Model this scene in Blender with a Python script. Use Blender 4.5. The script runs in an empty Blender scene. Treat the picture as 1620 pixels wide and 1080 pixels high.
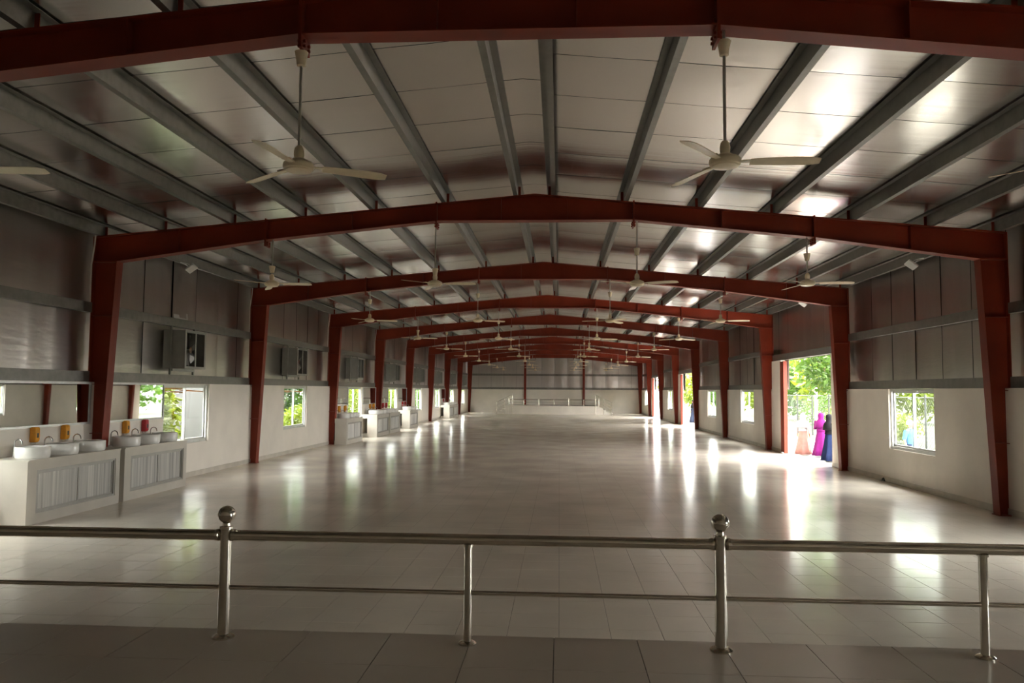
import bpy, bmesh, math, random
from mathutils import Vector, Matrix
random.seed(7)
PI = math.pi
scene = bpy.context.scene
COL = scene.collection

# ------------------------------------------------------------------ camera
CAMX, CAMZ = 0.4356, 1.951
F_PX, YAW, PITCH, ROLL = 1228.8, 0.0611, 0.0628, 0.0073
cd = bpy.data.cameras.new('camera'); cam = bpy.data.objects.new('camera', cd); COL.objects.link(cam)
cd.sensor_fit = 'HORIZONTAL'; cd.sensor_width = 36.0; cd.lens = F_PX / 1620 * 36.0
cd.clip_start = 0.05; cd.clip_end = 500
fwd = Vector((-math.sin(YAW) * math.cos(PITCH), math.cos(YAW) * math.cos(PITCH), math.sin(PITCH)))
rgt = Vector((math.cos(YAW), math.sin(YAW), 0)); upv = rgt.cross(fwd)
r2 = rgt * math.cos(ROLL) + upv * math.sin(ROLL); u2 = -rgt * math.sin(ROLL) + upv * math.cos(ROLL)
mw = Matrix((( r2.x, u2.x, -fwd.x, CAMX), (r2.y, u2.y, -fwd.y, 0.0), (r2.z, u2.z, -fwd.z, CAMZ), (0, 0, 0, 1)))
cam.matrix_world = mw
scene.camera = cam
def project(p):
    d = Vector(p) - Vector((CAMX, 0, CAMZ)); z = d.dot(fwd)
    return (810 + F_PX * d.dot(r2) / z, 540 - F_PX * d.dot(u2) / z, z)

# ------------------------------------------------------------------ sky, sun, exposure
world = bpy.data.worlds.new('sky'); scene.world = world; world.use_nodes = True
wn = world.node_tree.nodes; wl = world.node_tree.links
bg = wn['Background']
sky = wn.new('ShaderNodeTexSky'); sky.sky_type = 'HOSEK_WILKIE'; sky.turbidity = 7.0; sky.ground_albedo = 0.4
SUN_DIR = Vector((-0.12, 0.42, 0.90)).normalized()
sky.sun_direction = SUN_DIR
mixw = wn.new('ShaderNodeMixRGB'); mixw.inputs[0].default_value = 0.8
wl.new(sky.outputs[0], mixw.inputs[1]); mixw.inputs[2].default_value = (1.0, 0.975, 0.94, 1)
wl.new(mixw.outputs[0], bg.inputs[0]); bg.inputs[1].default_value = 3.5
sd = bpy.data.lights.new('sun', 'SUN'); sd.energy = 1.5; sd.angle = math.radians(3); sd.color = (1, 0.95, 0.86)
so = bpy.data.objects.new('sun', sd); COL.objects.link(so)
so.rotation_euler = SUN_DIR.to_track_quat('Z', 'Y').to_euler(); so.location = (20, 40, 40)
vs = scene.view_settings
vs.view_transform = 'Standard'; vs.look = 'None'; vs.gamma = 1.0; vs.use_curve_mapping = False
vs.exposure = 3.2
try:
    cy = scene.cycles
    cy.max_bounces = 14; cy.diffuse_bounces = 7; cy.glossy_bounces = 6; cy.transmission_bounces = 8; cy.transparent_max_bounces = 12
    cy.caustics_reflective = True; cy.caustics_refractive = False; cy.sample_clamp_indirect = 6.0
    cy.blur_glossy = 1.0
except Exception: pass

# ------------------------------------------------------------------ materials
MATS = {}
def nodes_of(m): return m.node_tree.nodes, m.node_tree.links, m.node_tree.nodes['Principled BSDF']
def mat(name, col, rough=0.5, metal=0.0, spec=0.5, var=0.0, vscale=3.0, bump=0.0, bscale=20.0, bstretch=(1, 1, 1), vstretch=(1, 1, 1), bdist=0.02, rvar=0.0, detail=3):
    m = bpy.data.materials.new(name); m.use_nodes = True
    n, l, p = nodes_of(m)
    p.inputs['Base Color'].default_value = (*col, 1); p.inputs['Roughness'].default_value = rough
    p.inputs['Metallic'].default_value = metal; p.inputs['Specular IOR Level'].default_value = spec
    geo = n.new('ShaderNodeNewGeometry')
    if var > 0 or rvar > 0:
        mp = n.new('ShaderNodeMapping'); mp.inputs['Scale'].default_value = vstretch; l.new(geo.outputs['Position'], mp.inputs[0])
        nz = n.new('ShaderNodeTexNoise'); nz.inputs['Scale'].default_value = vscale; nz.inputs['Detail'].default_value = 5; l.new(mp.outputs[0], nz.inputs['Vector'])
        if var > 0:
            cr = n.new('ShaderNodeValToRGB'); e = cr.color_ramp.elements
            e[0].position = 0.3; e[1].position = 0.7
            e[0].color = (*[c * (1 - var) for c in col], 1); e[1].color = (*[min(1, c * (1 + var)) for c in col], 1)
            l.new(nz.outputs['Fac'], cr.inputs[0]); l.new(cr.outputs[0], p.inputs['Base Color'])
        if rvar > 0:
            mr = n.new('ShaderNodeMapRange'); mr.inputs['From Min'].default_value = 0.3; mr.inputs['From Max'].default_value = 0.7
            mr.inputs['To Min'].default_value = max(0.02, rough - rvar); mr.inputs['To Max'].default_value = rough + rvar
            l.new(nz.outputs['Fac'], mr.inputs['Value']); l.new(mr.outputs[0], p.inputs['Roughness'])
    if bump > 0:
        mp2 = n.new('ShaderNodeMapping'); mp2.inputs['Scale'].default_value = bstretch; l.new(geo.outputs['Position'], mp2.inputs[0])
        nb = n.new('ShaderNodeTexNoise'); nb.inputs['Scale'].default_value = bscale; nb.inputs['Detail'].default_value = detail; l.new(mp2.outputs[0], nb.inputs['Vector'])
        bp = n.new('ShaderNodeBump'); bp.inputs['Strength'].default_value = bump; bp.inputs['Distance'].default_value = bdist
        l.new(nb.outputs['Fac'], bp.inputs['Height']); l.new(bp.outputs[0], p.inputs['Normal'])
    MATS[name] = m
    return m

mat('red_steel', (0.23, 0.027, 0.008), 0.48, spec=0.35, var=0.15, vscale=1.5)
mat('galvanized', (0.215, 0.205, 0.185), 0.42, metal=0.5, var=0.18, vscale=9, rvar=0.08)
mat('roof_foil', (0.60, 0.57, 0.54), 0.21, metal=0.97, var=0.04, vscale=1.0, bump=0.25, bscale=1.0, bstretch=(0.5, 7.0, 1.0), bdist=0.008, rvar=0.04, detail=2)
mat('wall_foil', (0.56, 0.525, 0.50), 0.28, metal=0.95, var=0.06, vscale=1.2, vstretch=(2, 2, 0.4), bump=0.45, bscale=1.0, bstretch=(2.2, 2.2, 11.0), bdist=0.010, detail=2)
mat('dark_joint', (0.03, 0.03, 0.03), 0.8)
mat('white_paint', (0.86, 0.80, 0.715), 0.62, spec=0.3, var=0.05, vscale=1.3, bump=0.12, bscale=14, bdist=0.01)
mat('skirting', (0.60, 0.55, 0.47), 0.4, var=0.10, vscale=4)
mat('grout', (0.20, 0.18, 0.15), 0.8)
mat('aluminium', (0.62, 0.62, 0.60), 0.38, metal=0.7, var=0.06, vscale=8)
mat('white_frame', (0.80, 0.80, 0.78), 0.4, var=0.03, vscale=8)
mat('fan_cream', (0.88, 0.73, 0.52), 0.35, var=0.05, vscale=12)
mat('fan_rod', (0.55, 0.52, 0.46), 0.35, metal=0.6, var=0.06, vscale=20)
mat('stainless', (0.66, 0.61, 0.53), 0.17, metal=1.0, var=0.06, vscale=12, rvar=0.06)
mat('porcelain', (0.85, 0.83, 0.78), 0.10, var=0.03, vscale=6)
mat('counter_tile', (0.56, 0.52, 0.455), 0.28, var=0.06, vscale=3)
mat('ribbed_plastic', (0.62, 0.60, 0.56), 0.4, var=0.38, vscale=3, vstretch=(1, 9, 0.1))  # vertical stripes in the colour stand in for light and shade on the ribs
mat('chrome', (0.72, 0.72, 0.72), 0.10, metal=1.0, var=0.04, vscale=30)
mat('yellow_plastic', (0.85, 0.36, 0.02), 0.35, var=0.06, vscale=30)
mat('red_plastic', (0.50, 0.02, 0.03), 0.35, var=0.06, vscale=30)
mat('box_grey', (0.34, 0.34, 0.31), 0.55, metal=0.2, var=0.08, vscale=5)
mat('black_metal', (0.02, 0.02, 0.02), 0.4, var=0.2, vscale=12)
mat('pvc_white', (0.78, 0.75, 0.70), 0.4, var=0.05, vscale=20)
mat('concrete', (0.36, 0.34, 0.30), 0.85, var=0.10, vscale=1.2, bump=0.2, bscale=12)
mat('soil', (0.22, 0.17, 0.11), 0.9, var=0.25, vscale=2)
mat('lawn', (0.026, 0.036, 0.008), 0.9, var=0.35, vscale=0.8)
mat('counter_frame', (0.36, 0.345, 0.315), 0.4, metal=0.3, var=0.06, vscale=9)
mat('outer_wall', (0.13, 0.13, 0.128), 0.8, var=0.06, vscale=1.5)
mat('bark', (0.20, 0.15, 0.10), 0.85, var=0.25, vscale=9, bump=0.4, bscale=25)
mat('rust_sheet', (0.36, 0.17, 0.08), 0.6, var=0.35, vscale=6)
mat('fence_wire', (0.07, 0.075, 0.07), 0.5, metal=0.5, var=0.1, vscale=20)
mat('lamp_glass', (0.80, 0.80, 0.78), 0.2, var=0.03, vscale=20)
mat('skin', (0.36, 0.19, 0.11), 0.5, var=0.06, vscale=20)
mat('hair_dark', (0.015, 0.012, 0.010), 0.5, var=0.2, vscale=40)
for nm, c in (('cloth_white', (0.34, 0.32, 0.32)), ('cloth_pink', (0.26, 0.12, 0.1)), ('cloth_magenta', (0.13, 0.006, 0.1)), ('cloth_black', (0.008, 0.007, 0.009)),
              ('cloth_navy', (0.01, 0.018, 0.06)), ('cloth_blue', (0.06, 0.15, 0.27)), ('cloth_rose', (0.2, 0.045, 0.06)), ('cloth_dark_blue', (0.02, 0.028, 0.055))):
    mat(nm, c, 0.8, spec=0.2, var=0.10, vscale=9)

def leaf_mat(name, col):
    m = mat(name, col, 0.45, var=0.35, vscale=2.5)
    n, l, p = nodes_of(m)
    tr = n.new('ShaderNodeBsdfTranslucent'); tr.inputs[0].default_value = (col[0] * 1.6, col[1] * 1.5, col[2], 1)
    mx = n.new('ShaderNodeMixShader'); mx.inputs[0].default_value = 0.4
    out = n['Material Output']; l.new(p.outputs[0], mx.inputs[1]); l.new(tr.outputs[0], mx.inputs[2]); l.new(mx.outputs[0], out.inputs[0])
leaf_mat('leaf_green', (0.055, 0.115, 0.018)); leaf_mat('leaf_lime', (0.105, 0.145, 0.012)); leaf_mat('leaf_dark', (0.014, 0.035, 0.010))

def tile_mat(name, col, rough, seam):
    m = mat(name, col, rough, var=0.07, vscale=0.9, bump=0.09, bscale=1.0, bstretch=(1.4, 4.0, 1), bdist=0.006, rvar=0.04, detail=3)
    return m
tile_mat('floor_tile', (0.80, 0.725, 0.62), 0.18, True)
tile_mat('stage_tile', (0.64, 0.565, 0.48), 0.22, True)

def glass_mat(name, tint, refl):
    m = bpy.data.materials.new(name); m.use_nodes = True; n = m.node_tree.nodes; l = m.node_tree.links
    for x in list(n):
        if x.type != 'OUTPUT_MATERIAL': n.remove(x)
    t = n.new('ShaderNodeBsdfTransparent'); t.inputs[0].default_value = (*tint, 1)
    g = n.new('ShaderNodeBsdfGlossy'); g.inputs['Roughness'].default_value = 0.02
    mx = n.new('ShaderNodeMixShader'); mx.inputs[0].default_value = refl; l.new(t.outputs[0], mx.inputs[1]); l.new(g.outputs[0], mx.inputs[2])
    l.new(mx.outputs[0], n['Material Output'].inputs[0]); MATS[name] = m
glass_mat('window_glass', (0.95, 0.97, 0.96), 0.05)
m = mat('mirror_glass', (0.78, 0.82, 0.82), 0.015, metal=1.0)

# ------------------------------------------------------------------ mesh helpers
class MB:
    def __init__(s): s.v = []; s.f = []
    def add(s, vs, fs):
        b = len(s.v); s.v += [tuple(q) for q in vs]; s.f += [tuple(b + i for i in f) for f in fs]; return s
    def box(s, x0, x1, y0, y1, z0, z1):
        x0, x1 = min(x0, x1), max(x0, x1); y0, y1 = min(y0, y1), max(y0, y1); z0, z1 = min(z0, z1), max(z0, z1)
        return s.add([(x0, y0, z0), (x1, y0, z0), (x1, y1, z0), (x0, y1, z0), (x0, y0, z1), (x1, y0, z1), (x1, y1, z1), (x0, y1, z1)],
                     [(3, 2, 1, 0), (4, 5, 6, 7), (0, 1, 5, 4), (1, 2, 6, 5), (2, 3, 7, 6), (3, 0, 4, 7)])
    def prism(s, poly, a0, a1, axis='y'):
        # poly in the two remaining axes, extruded along axis
        def P(u, w, a):
            return {'y': (u, a, w), 'x': (a, u, w), 'z': (u, w, a)}[axis]
        n = len(poly)
        vs = [P(u, w, a0) for u, w in poly] + [P(u, w, a1) for u, w in poly]
        fs = [tuple(range(n)), tuple(range(2 * n - 1, n - 1, -1))] + [(i, i + n, (i + 1) % n + n, (i + 1) % n) for i in range(n)]
        return s.add(vs, fs)
    def lathe(s, prof, n=16, o=(0, 0, 0), caps=True):
        vs = []; fs = []
        for r, z in prof:
            for i in range(n):
                a = 2 * PI * i / n; vs.append((o[0] + r * math.cos(a), o[1] + r * math.sin(a), o[2] + z))
        for k in range(len(prof) - 1):
            for i in range(n):
                j = (i + 1) % n; fs.append((k * n + i, k * n + j, (k + 1) * n + j, (k + 1) * n + i))
        if caps: fs += [tuple(range(n - 1, -1, -1)), tuple(range((len(prof) - 1) * n, len(prof) * n))]
        return s.add(vs, fs)
    def tube(s, path, r, n=10, caps=True):
        path = [Vector(p) for p in path]; rs = r if isinstance(r, (list, tuple)) else [r] * len(path)
        t0 = (path[1] - path[0]).normalized(); ref = Vector((0, 0, 1)) if abs(t0.z) < 0.9 else Vector((1, 0, 0))
        a = t0.cross(ref).normalized(); vs = []; fs = []
        for k, p in enumerate(path):
            t = (path[min(k + 1, len(path) - 1)] - path[max(k - 1, 0)]).normalized()
            a = (a - t * a.dot(t)).normalized(); b = t.cross(a)
            for i in range(n):
                q = 2 * PI * i / n; vs.append(p + (a * math.cos(q) + b * math.sin(q)) * rs[k])
        for k in range(len(path) - 1):
            for i in range(n):
                j = (i + 1) % n; fs.append((k * n + i, k * n + j, (k + 1) * n + j, (k + 1) * n + i))
        if caps: fs += [tuple(range(n - 1, -1, -1)), tuple(range((len(path) - 1) * n, len(path) * n))]
        return s.add(vs, fs)
    def slab(s, p, q, t, y0, y1):
        # flange: strip following segment p->q in xz, thickness t on the +normal side
        (x0, z0), (x1, z1) = p, q; d = math.hypot(x1 - x0, z1 - z0); nx, nz = -(z1 - z0) / d * t, (x1 - x0) / d * t
        return s.prism([(x0, z0), (x1, z1), (x1 + nx, z1 + nz), (x0 + nx, z0 + nz)], y0, y1)
    def mesh(s, name, material, smooth=False):
        me = bpy.data.meshes.new(name); me.from_pydata(s.v, [], s.f); me.update()
        bm = bmesh.new(); bm.from_mesh(me); bmesh.ops.recalc_face_normals(bm, faces=bm.faces); bm.to_mesh(me); bm.free()
        me.materials.append(MATS[material])
        if smooth:
            me.polygons.foreach_set('use_smooth', [True] * len(me.polygons))
            try: me.set_sharp_from_angle(angle=math.radians(40))
            except Exception: pass
        return me
    def build(s, name, material, parent=None, smooth=False, local=False):
        return obj(name, s.mesh(name, material, smooth), parent, local)

def obj(name, me, parent=None, local=False, loc=None, rot=None):
    o = bpy.data.objects.new(name, me); COL.objects.link(o)
    if parent is not None:
        o.parent = parent
        if not local:
            w = parent.location.copy(); g = parent.parent
            if g is not None: w = w + g.location
            o.location = -w
    if loc is not None: o.location = loc
    if rot is not None: o.rotation_euler = rot
    return o
def thing(name, label, cat, loc=(0, 0, 0), group=None, rotz=0.0):
    o = bpy.data.objects.new(name, None); COL.objects.link(o); o.empty_display_size = 0.1
    o.location = loc; o.rotation_euler = (0, 0, rotz); o['label'] = label; o['category'] = cat
    if group: o['group'] = group
    return o
def tag(o, label, cat, group=None):
    o['label'] = label; o['category'] = cat
    if group: o['group'] = group
    return o
def struct(o, label=None):
    o['kind'] = 'structure'
    if label: o['label'] = label
    return o
def copy_tree(o, parent=None):
    c = o.copy(); COL.objects.link(c)
    if parent is not None: c.parent = parent
    for ch in o.children: copy_tree(ch, c)
    return c

# ------------------------------------------------------------------ dimensions
SP = 7.0
def FY(i): return 13.039 + SP * (i - 1)
Y_NEAR, Y_FAR = -1.2, FY(9) + 0.2
XW = 7.68          # inner face of the masonry
XWO = 7.95         # building outline
XM = 7.82          # outer face of the masonry
XF = 7.90          # foil plane of the wall cladding
ZW = 2.045         # top of masonry
RIDGE, SLOPE = 5.50, 0.0905
def roof_z(x): return RIDGE - SLOPE * abs(x)
WIN = (2.52, 4.60, 0.74, 2.04)   # window in a bay: y0, y1 (from frame), z0, z1
DOOR = (1.22, 5.92, 3.0)
RIGHT_DOORS = (2, 5, 7)
ORD = ['nearest', 'second nearest', 'third nearest', 'fourth nearest', 'fifth nearest', 'sixth nearest', 'seventh nearest', 'eighth nearest', 'ninth nearest', 'farthest']

# ------------------------------------------------------------------ floor
TS = 0.415
fl = struct(MB().box(-XWO, XWO, Y_NEAR, Y_FAR + 0.1, -0.15, -0.004).build('floor', 'grout'), 'polished pale beige tiled floor of the hall')
tiles = []
nx0, nx1 = -int(XW / TS) - 1, int(XW / TS) + 1
for j in range(0, int((Y_FAR - 4.0) / TS) + 1):
    for i in range(nx0, nx1 + 1):
        x0 = i * TS + 0.024; y0 = 4.06 + j * TS
        x1, y1 = x0 + TS, min(y0 + TS, Y_FAR)
        if x1 <= -XW or x0 >= XW: continue
        tiles.append((x0, x1, y0, y1))
def in_view(t):
    p = project(((t[0] + t[1]) / 2, (t[2] + t[3]) / 2, 0)); return -40 < p[0] < 1660 and p[1] < 1020
seen = sorted([t for t in tiles if in_view(t) and t[0] > -XW and t[1] < XW], key=lambda t: t[2] ** 2 + (t[0] - CAMX) ** 2)[:300]
seen_set = set(seen)
G = 0.0016
b = MB(); e = 0.0025; h = TS / 2 - G
b.add([(-h, -h, -0.004), (h, -h, -0.004), (h, h, -0.004), (-h, h, -0.004), (-h, -h, -0.0008), (h, -h, -0.0008), (h, h, -0.0008), (-h, h, -0.0008),
       (-h + e, -h + e, 0), (h - e, -h + e, 0), (h - e, h - e, 0), (-h + e, h - e, 0)],
      [(0, 1, 5, 4), (1, 2, 6, 5), (2, 3, 7, 6), (3, 0, 4, 7), (4, 5, 9, 8), (5, 6, 10, 9), (6, 7, 11, 10), (7, 4, 8, 11), (8, 9, 10, 11)])
tile_me = b.mesh('tile', 'floor_tile')
for t in seen:
    obj('tile', tile_me, fl, loc=((t[0] + t[1]) / 2, (t[2] + t[3]) / 2, 0), local=True)
b = MB()
for t in tiles:
    if t in seen_set: continue
    x0, x1 = max(t[0] + G, -XW), min(t[1] - G, XW); y0, y1 = t[2] + G, t[3] - G
    if x1 - x0 < 0.01 or y1 - y0 < 0.01: continue
    b.add([(x0, y0, 0), (x1, y0, 0), (x1, y1, 0), (x0, y1, 0)], [(0, 1, 2, 3)])
o = b.build('tile_field', 'floor_tile', fl); o['kind'] = 'stuff'

# ------------------------------------------------------------------ walls
def masonry(side, name, openings, label):
    b = MB(); s = side
    def bx(y0, y1, z0, z1): b.box(s * XW, s * XM, y0, y1, z0, z1)
    y = Y_NEAR
    for (y0, y1, z0, z1) in sorted(openings):
        bx(y, y0, -0.1, ZW)
        if z0 > 0.1: bx(y0, y1, -0.1, z0)
        if z1 < ZW - 0.01: bx(y0, y1, z1, ZW)
        y = y1
    bx(y, Y_FAR, -0.1, ZW)
    return struct(b.build(name, 'white_paint'), label)
winsL = [(FY(i) + WIN[0], FY(i) + WIN[1], WIN[2], ZW) for i in range(0, 9)]
winsR = [(FY(i) + WIN[0], FY(i) + WIN[1], WIN[2], ZW) for i in (-1, 0, 1, 3, 4, 6, 8)]
doorsR = [(FY(i) + DOOR[0], FY(i) + DOOR[1], -0.1, ZW) for i in RIGHT_DOORS]
wL = masonry(-1, 'wall_left', winsL, 'long left wall, white below and silver foil above')
wR = masonry(1, 'wall_right', winsR + doorsR, 'long right wall with three doorways, white below and foil above')
FW = 1.13
def foil_side(side, wall):
    s = side
    # opaque cladding behind the foil
    b = MB(); y = Y_NEAR; doors = doorsR if s > 0 else []
    for (y0, y1, _, _) in doors:
        b.box(s * (XF + 0.03), s * (XF + 0.06), y, y0, ZW, 4.95); b.box(s * (XF + 0.03), s * (XF + 0.06), y0, y1, DOOR[2], 4.95); y = y1
    b.box(s * (XF + 0.03), s * (XF + 0.06), y, Y_FAR, ZW, 4.95)
    b.build('cladding_sheet', 'dark_joint', wall)
    off = 14.51 if s > 0 else 12.79
    k0 = int((Y_NEAR - off) / FW) - 1
    k = k0
    while off + k * FW < Y_FAR:
        y0 = max(off + k * FW + 0.006, Y_NEAR); y1 = min(off + (k + 1) * FW - 0.006, Y_FAR); k += 1
        if y1 - y0 < 0.05: continue
        zb = ZW
        if any(d[0] - 0.02 < (y0 + y1) / 2 < d[1] + 0.02 for d in doors): zb = DOOR[2] + 0.02
        bb = MB(); n = 6; x = s * XF; tilt = random.uniform(-0.012, 0.012); bul = random.uniform(0.006, 0.02)
        vs = []; fs = []; colj = [random.uniform(-0.010, 0.010) for _ in range(n + 1)]
        for a in range(n + 1):
            for c in (0, 0.33, 0.66, 1):
                yy = y0 + (y1 - y0) * a / n; zz = zb + (4.80 - zb) * c
                off_x = bul * math.sin(PI * a / n) + tilt * (a / n - 0.5) + colj[a] + random.uniform(-0.003, 0.003)
                vs.append((x - s * off_x, yy, zz))
        for a in range(n):
            for c in range(3): fs.append((a * 4 + c, a * 4 + 4 + c, a * 4 + 5 + c, a * 4 + 1 + c))
        bb.add(vs, fs); bb.build('foil_panel', 'wall_foil', wall, smooth=True)
foil_side(-1, wL); foil_side(1, wR)
# girts (C channels) per bay
def girt_profile(s, x, z0, z1):
    t = 0.006; d = 0.10
    a = abs(x)
    pts = [(a, z0), (a + d, z0), (a + d, z0 + t), (a + t, z0 + t), (a + t, z1 - t), (a + d, z1 - t), (a + d, z1), (a, z1)]
    return [(s * p[0], p[1]) for p in pts]
for s, w in ((-1, wL), (1, wR)):
    for i in range(-1, 9):
        y0, y1 = FY(i) + 0.21, FY(i + 1) - 0.01
        y0 = max(y0, Y_NEAR + 0.05)
        if s > 0 and i in RIGHT_DOORS:
            lev = [(DOOR[2], DOOR[2] + 0.2)]
        else: lev = [(ZW + 0.002, ZW + 0.185), (3.255, 3.43)]
        for z0, z1 in lev:
            MB().prism(girt_profile(s, XW + 0.03, z0, z1), y0, y1).build('girt', 'galvanized', w)
        if s > 0 and i in RIGHT_DOORS:   # white piers beside each doorway
            for (ya, yb) in ((y0 - 0.02, FY(i) + DOOR[0]), (FY(i) + DOOR[1], y1 + 0.02)):
                MB().box(XW, XM, ya, yb, ZW, DOOR[2] - 0.001).build('door_pier', 'white_paint', w)
# skirting
for s, nm in ((-1, 'baseboard_left'), (1, 'baseboard_right')):
    b = MB(); y = Y_NEAR
    for (y0, y1, _, _) in (doorsR if s > 0 else []):
        b.box(s * (XW - 0.015), s * XW, y, y0, 0, 0.11); y = y1
    b.box(s * (XW - 0.015), s * XW, y, Y_FAR, 0, 0.11)
    struct(b.build(nm, 'skirting'), 'low tile skirting along the ' + ('left' if s < 0 else 'right') + ' wall')
# far wall
wF = struct(MB().box(-XWO, XWO, Y_FAR, Y_FAR + 0.25, -0.1, ZW).build('wall_far', 'white_paint'), 'far end wall, white below and silver foil above')
MB().prism([(-XWO, ZW), (XWO, ZW), (XWO, 4.9), (0, 5.6), (-XWO, 4.9)], Y_FAR + 0.14, Y_FAR + 0.2).build('cladding_sheet', 'dark_joint', wF)
k = -7
while k < 7:
    x0, x1 = max(k * FW + 0.006, -XF), min((k + 1) * FW - 0.006, XF); k += 1
    bb = MB(); vs = []; fs = []; n = 4
    for a in range(n + 1):
        xx = x0 + (x1 - x0) * a / n
        zt = roof_z(xx) + 0.02
        for c in (0, 0.5, 1): vs.append((xx, Y_FAR + 0.10 - 0.015 * math.sin(PI * a / n) + random.uniform(-0.004, 0.004), ZW + (zt - ZW) * c))
    for a in range(n):
        for c in range(2): fs.append((a * 3 + c, a * 3 + 3 + c, a * 3 + 4 + c, a * 3 + 1 + c))
    bb.add(vs, fs).build('foil_panel', 'wall_foil', wF, smooth=True)
for z0, z1 in ((ZW + 0.002, ZW + 0.185), (3.255, 3.43)):
    t = 0.006
    for xa, xb in ((-XF, -2.72), (-2.50, 2.50), (2.72, XF)):
        MB().prism([(Y_FAR + 0.02, z0), (Y_FAR + 0.10, z0), (Y_FAR + 0.10, z0 + t), (Y_FAR + 0.026, z0 + t), (Y_FAR + 0.026, z1 - t), (Y_FAR + 0.10, z1 - t), (Y_FAR + 0.10, z1), (Y_FAR + 0.02, z1)], xa, xb, 'x').build('girt', 'galvanized', wF)
wN = struct(MB().prism([(-XWO, -0.1), (XWO, -0.1), (XWO, 4.9), (0, 5.6), (-XWO, 4.9)], Y_NEAR - 0.25, Y_NEAR).build('wall_near', 'white_paint'), 'end wall behind the near stage')

# ------------------------------------------------------------------ ceiling: roof sheet, foil strips, purlins
OVH = 8.9
b = MB()
for s in (-1, 1):
    b.prism([(0, RIDGE + 0.02), (s * OVH, RIDGE + 0.02 - SLOPE * OVH), (s * OVH, RIDGE + 0.06 - SLOPE * OVH), (0, RIDGE + 0.06)], Y_NEAR - 0.6, Y_FAR + 0.6)
ceil = struct(b.build('ceiling', 'dark_joint'), 'low pitched roof lined with silver foil strips')
for s in (-1, 1):
    off = 7.52 if s < 0 else 7.93
    k = int((Y_NEAR - off) / FW) - 1
    while off + k * FW < Y_FAR:
        y0 = max(off + k * FW + 0.007, Y_NEAR); y1 = min(off + (k + 1) * FW - 0.007, Y_FAR); k += 1
        if y1 - y0 < 0.05: continue
        bb = MB(); vs = []; fs = []
        xs = ([-0.285, 0.0] if s < 0 else []) + [0.285, 0.9, 1.52, 2.14, 2.77, 3.39, 4.015, 4.65, 5.275, 5.9, 6.52, 7.1, 7.6, XF]
        n = 4
        for xi, x in enumerate(xs):
            sag = 0.0 if round(abs(x), 3) in (0.0, 0.285, 1.52, 2.77, 4.015, 5.275, 6.52, 7.6) else random.uniform(0.004, 0.018)
            for a in range(n + 1):
                vs.append((s * x, y0 + (y1 - y0) * a / n, roof_z(x) - sag * (0.4 + 0.6 * math.sin(PI * a / n))))
        for xi in range(len(xs) - 1):
            for a in range(n): q = xi * (n + 1) + a; fs.append((q, q + 1, q + n + 2, q + n + 1))
        bb.add(vs, fs).build('foil_strip', 'roof_foil', ceil, smooth=True)
PURL = [0.285, 1.52, 2.77, 4.015, 5.275, 6.52, 7.60]
for s in (-1, 1):
    for x in PURL:
        z1 = roof_z(x) - 0.012; z0 = z1 - 0.19; t = 0.005; w = 0.075
        prof = [(x, z0), (x + w, z0), (x + w, z0 + 0.02), (x + w - t, z0 + 0.02), (x + w - t, z0 + t), (x + t, z0 + t), (x + t, z1), (x - w, z1), (x - w, z1 - t), (x, z1 - t)]
        MB().prism([(s * p[0], p[1]) for p in prof], Y_NEAR, Y_FAR).build('purlin', 'galvanized', ceil)

# ------------------------------------------------------------------ windows
def window(n, side, i, label):
    s = side; y0, y1, z0, z1 = FY(i) + WIN[0], FY(i) + WIN[1], WIN[2], WIN[3]
    xa, xb = s * (XW + 0.045), s * (XW + 0.125); f = 0.045
    b = MB()
    b.box(xa, xb, y0, y0 + f, z0, z1); b.box(xa, xb, y1 - f, y1, z0, z1); b.box(xa, xb, y0 + f, y1 - f, z0, z0 + f + 0.015); b.box(xa, xb, y0 + f, y1 - f, z1 - f, z1)
    o = struct(b.build('window_%d' % n, 'aluminium'), label)
    ym = (y0 + y1) / 2
    for q, (ya, yb, xo) in enumerate(((y0 + f, ym + 0.025, 0.062), (ym - 0.025, y1 - f, 0.09))):
        g = 0.04; X0, X1 = s * (XW + xo), s * (XW + xo + 0.022)
        bb = MB(); za, zb = z0 + f + 0.016, z1 - f - 0.001
        bb.box(X0, X1, ya + 0.001, ya + g, za, zb); bb.box(X0, X1, yb - g, yb - 0.001, za, zb); bb.box(X0, X1, ya + g, yb - g, za, za + g); bb.box(X0, X1, ya + g, yb - g, zb - g, zb)
        sa = bb.build('sash', 'aluminium', o)
        MB().box(s * (XW + xo + 0.009), s * (XW + xo + 0.012), ya + g, yb - g, za + g, zb - g).build('pane', 'window_glass', sa)
    ld = bpy.data.lights.new('daylight_portal', 'AREA'); ld.shape = 'RECTANGLE'; ld.size = y1 - y0; ld.size_y = z1 - z0; ld.energy = 1; ld.cycles.is_portal = True
    lo = bpy.data.objects.new('daylight_portal', ld); COL.objects.link(lo); lo.location = (s * (XM + 0.02), ym, (z0 + z1) / 2)
    lo.rotation_euler = (PI / 2, 0, s * PI / 2)
n = 0
for i in range(0, 9):
    n += 1; window(n, -1, i, 'sliding window in the left wall, number %d from the camera' % (i + 1))
for k, i in enumerate((-1, 0, 1, 3, 4, 6, 8)):
    n += 1; window(n, 1, i, 'sliding window in the right wall, number %d from the camera' % (k + 1))

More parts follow.
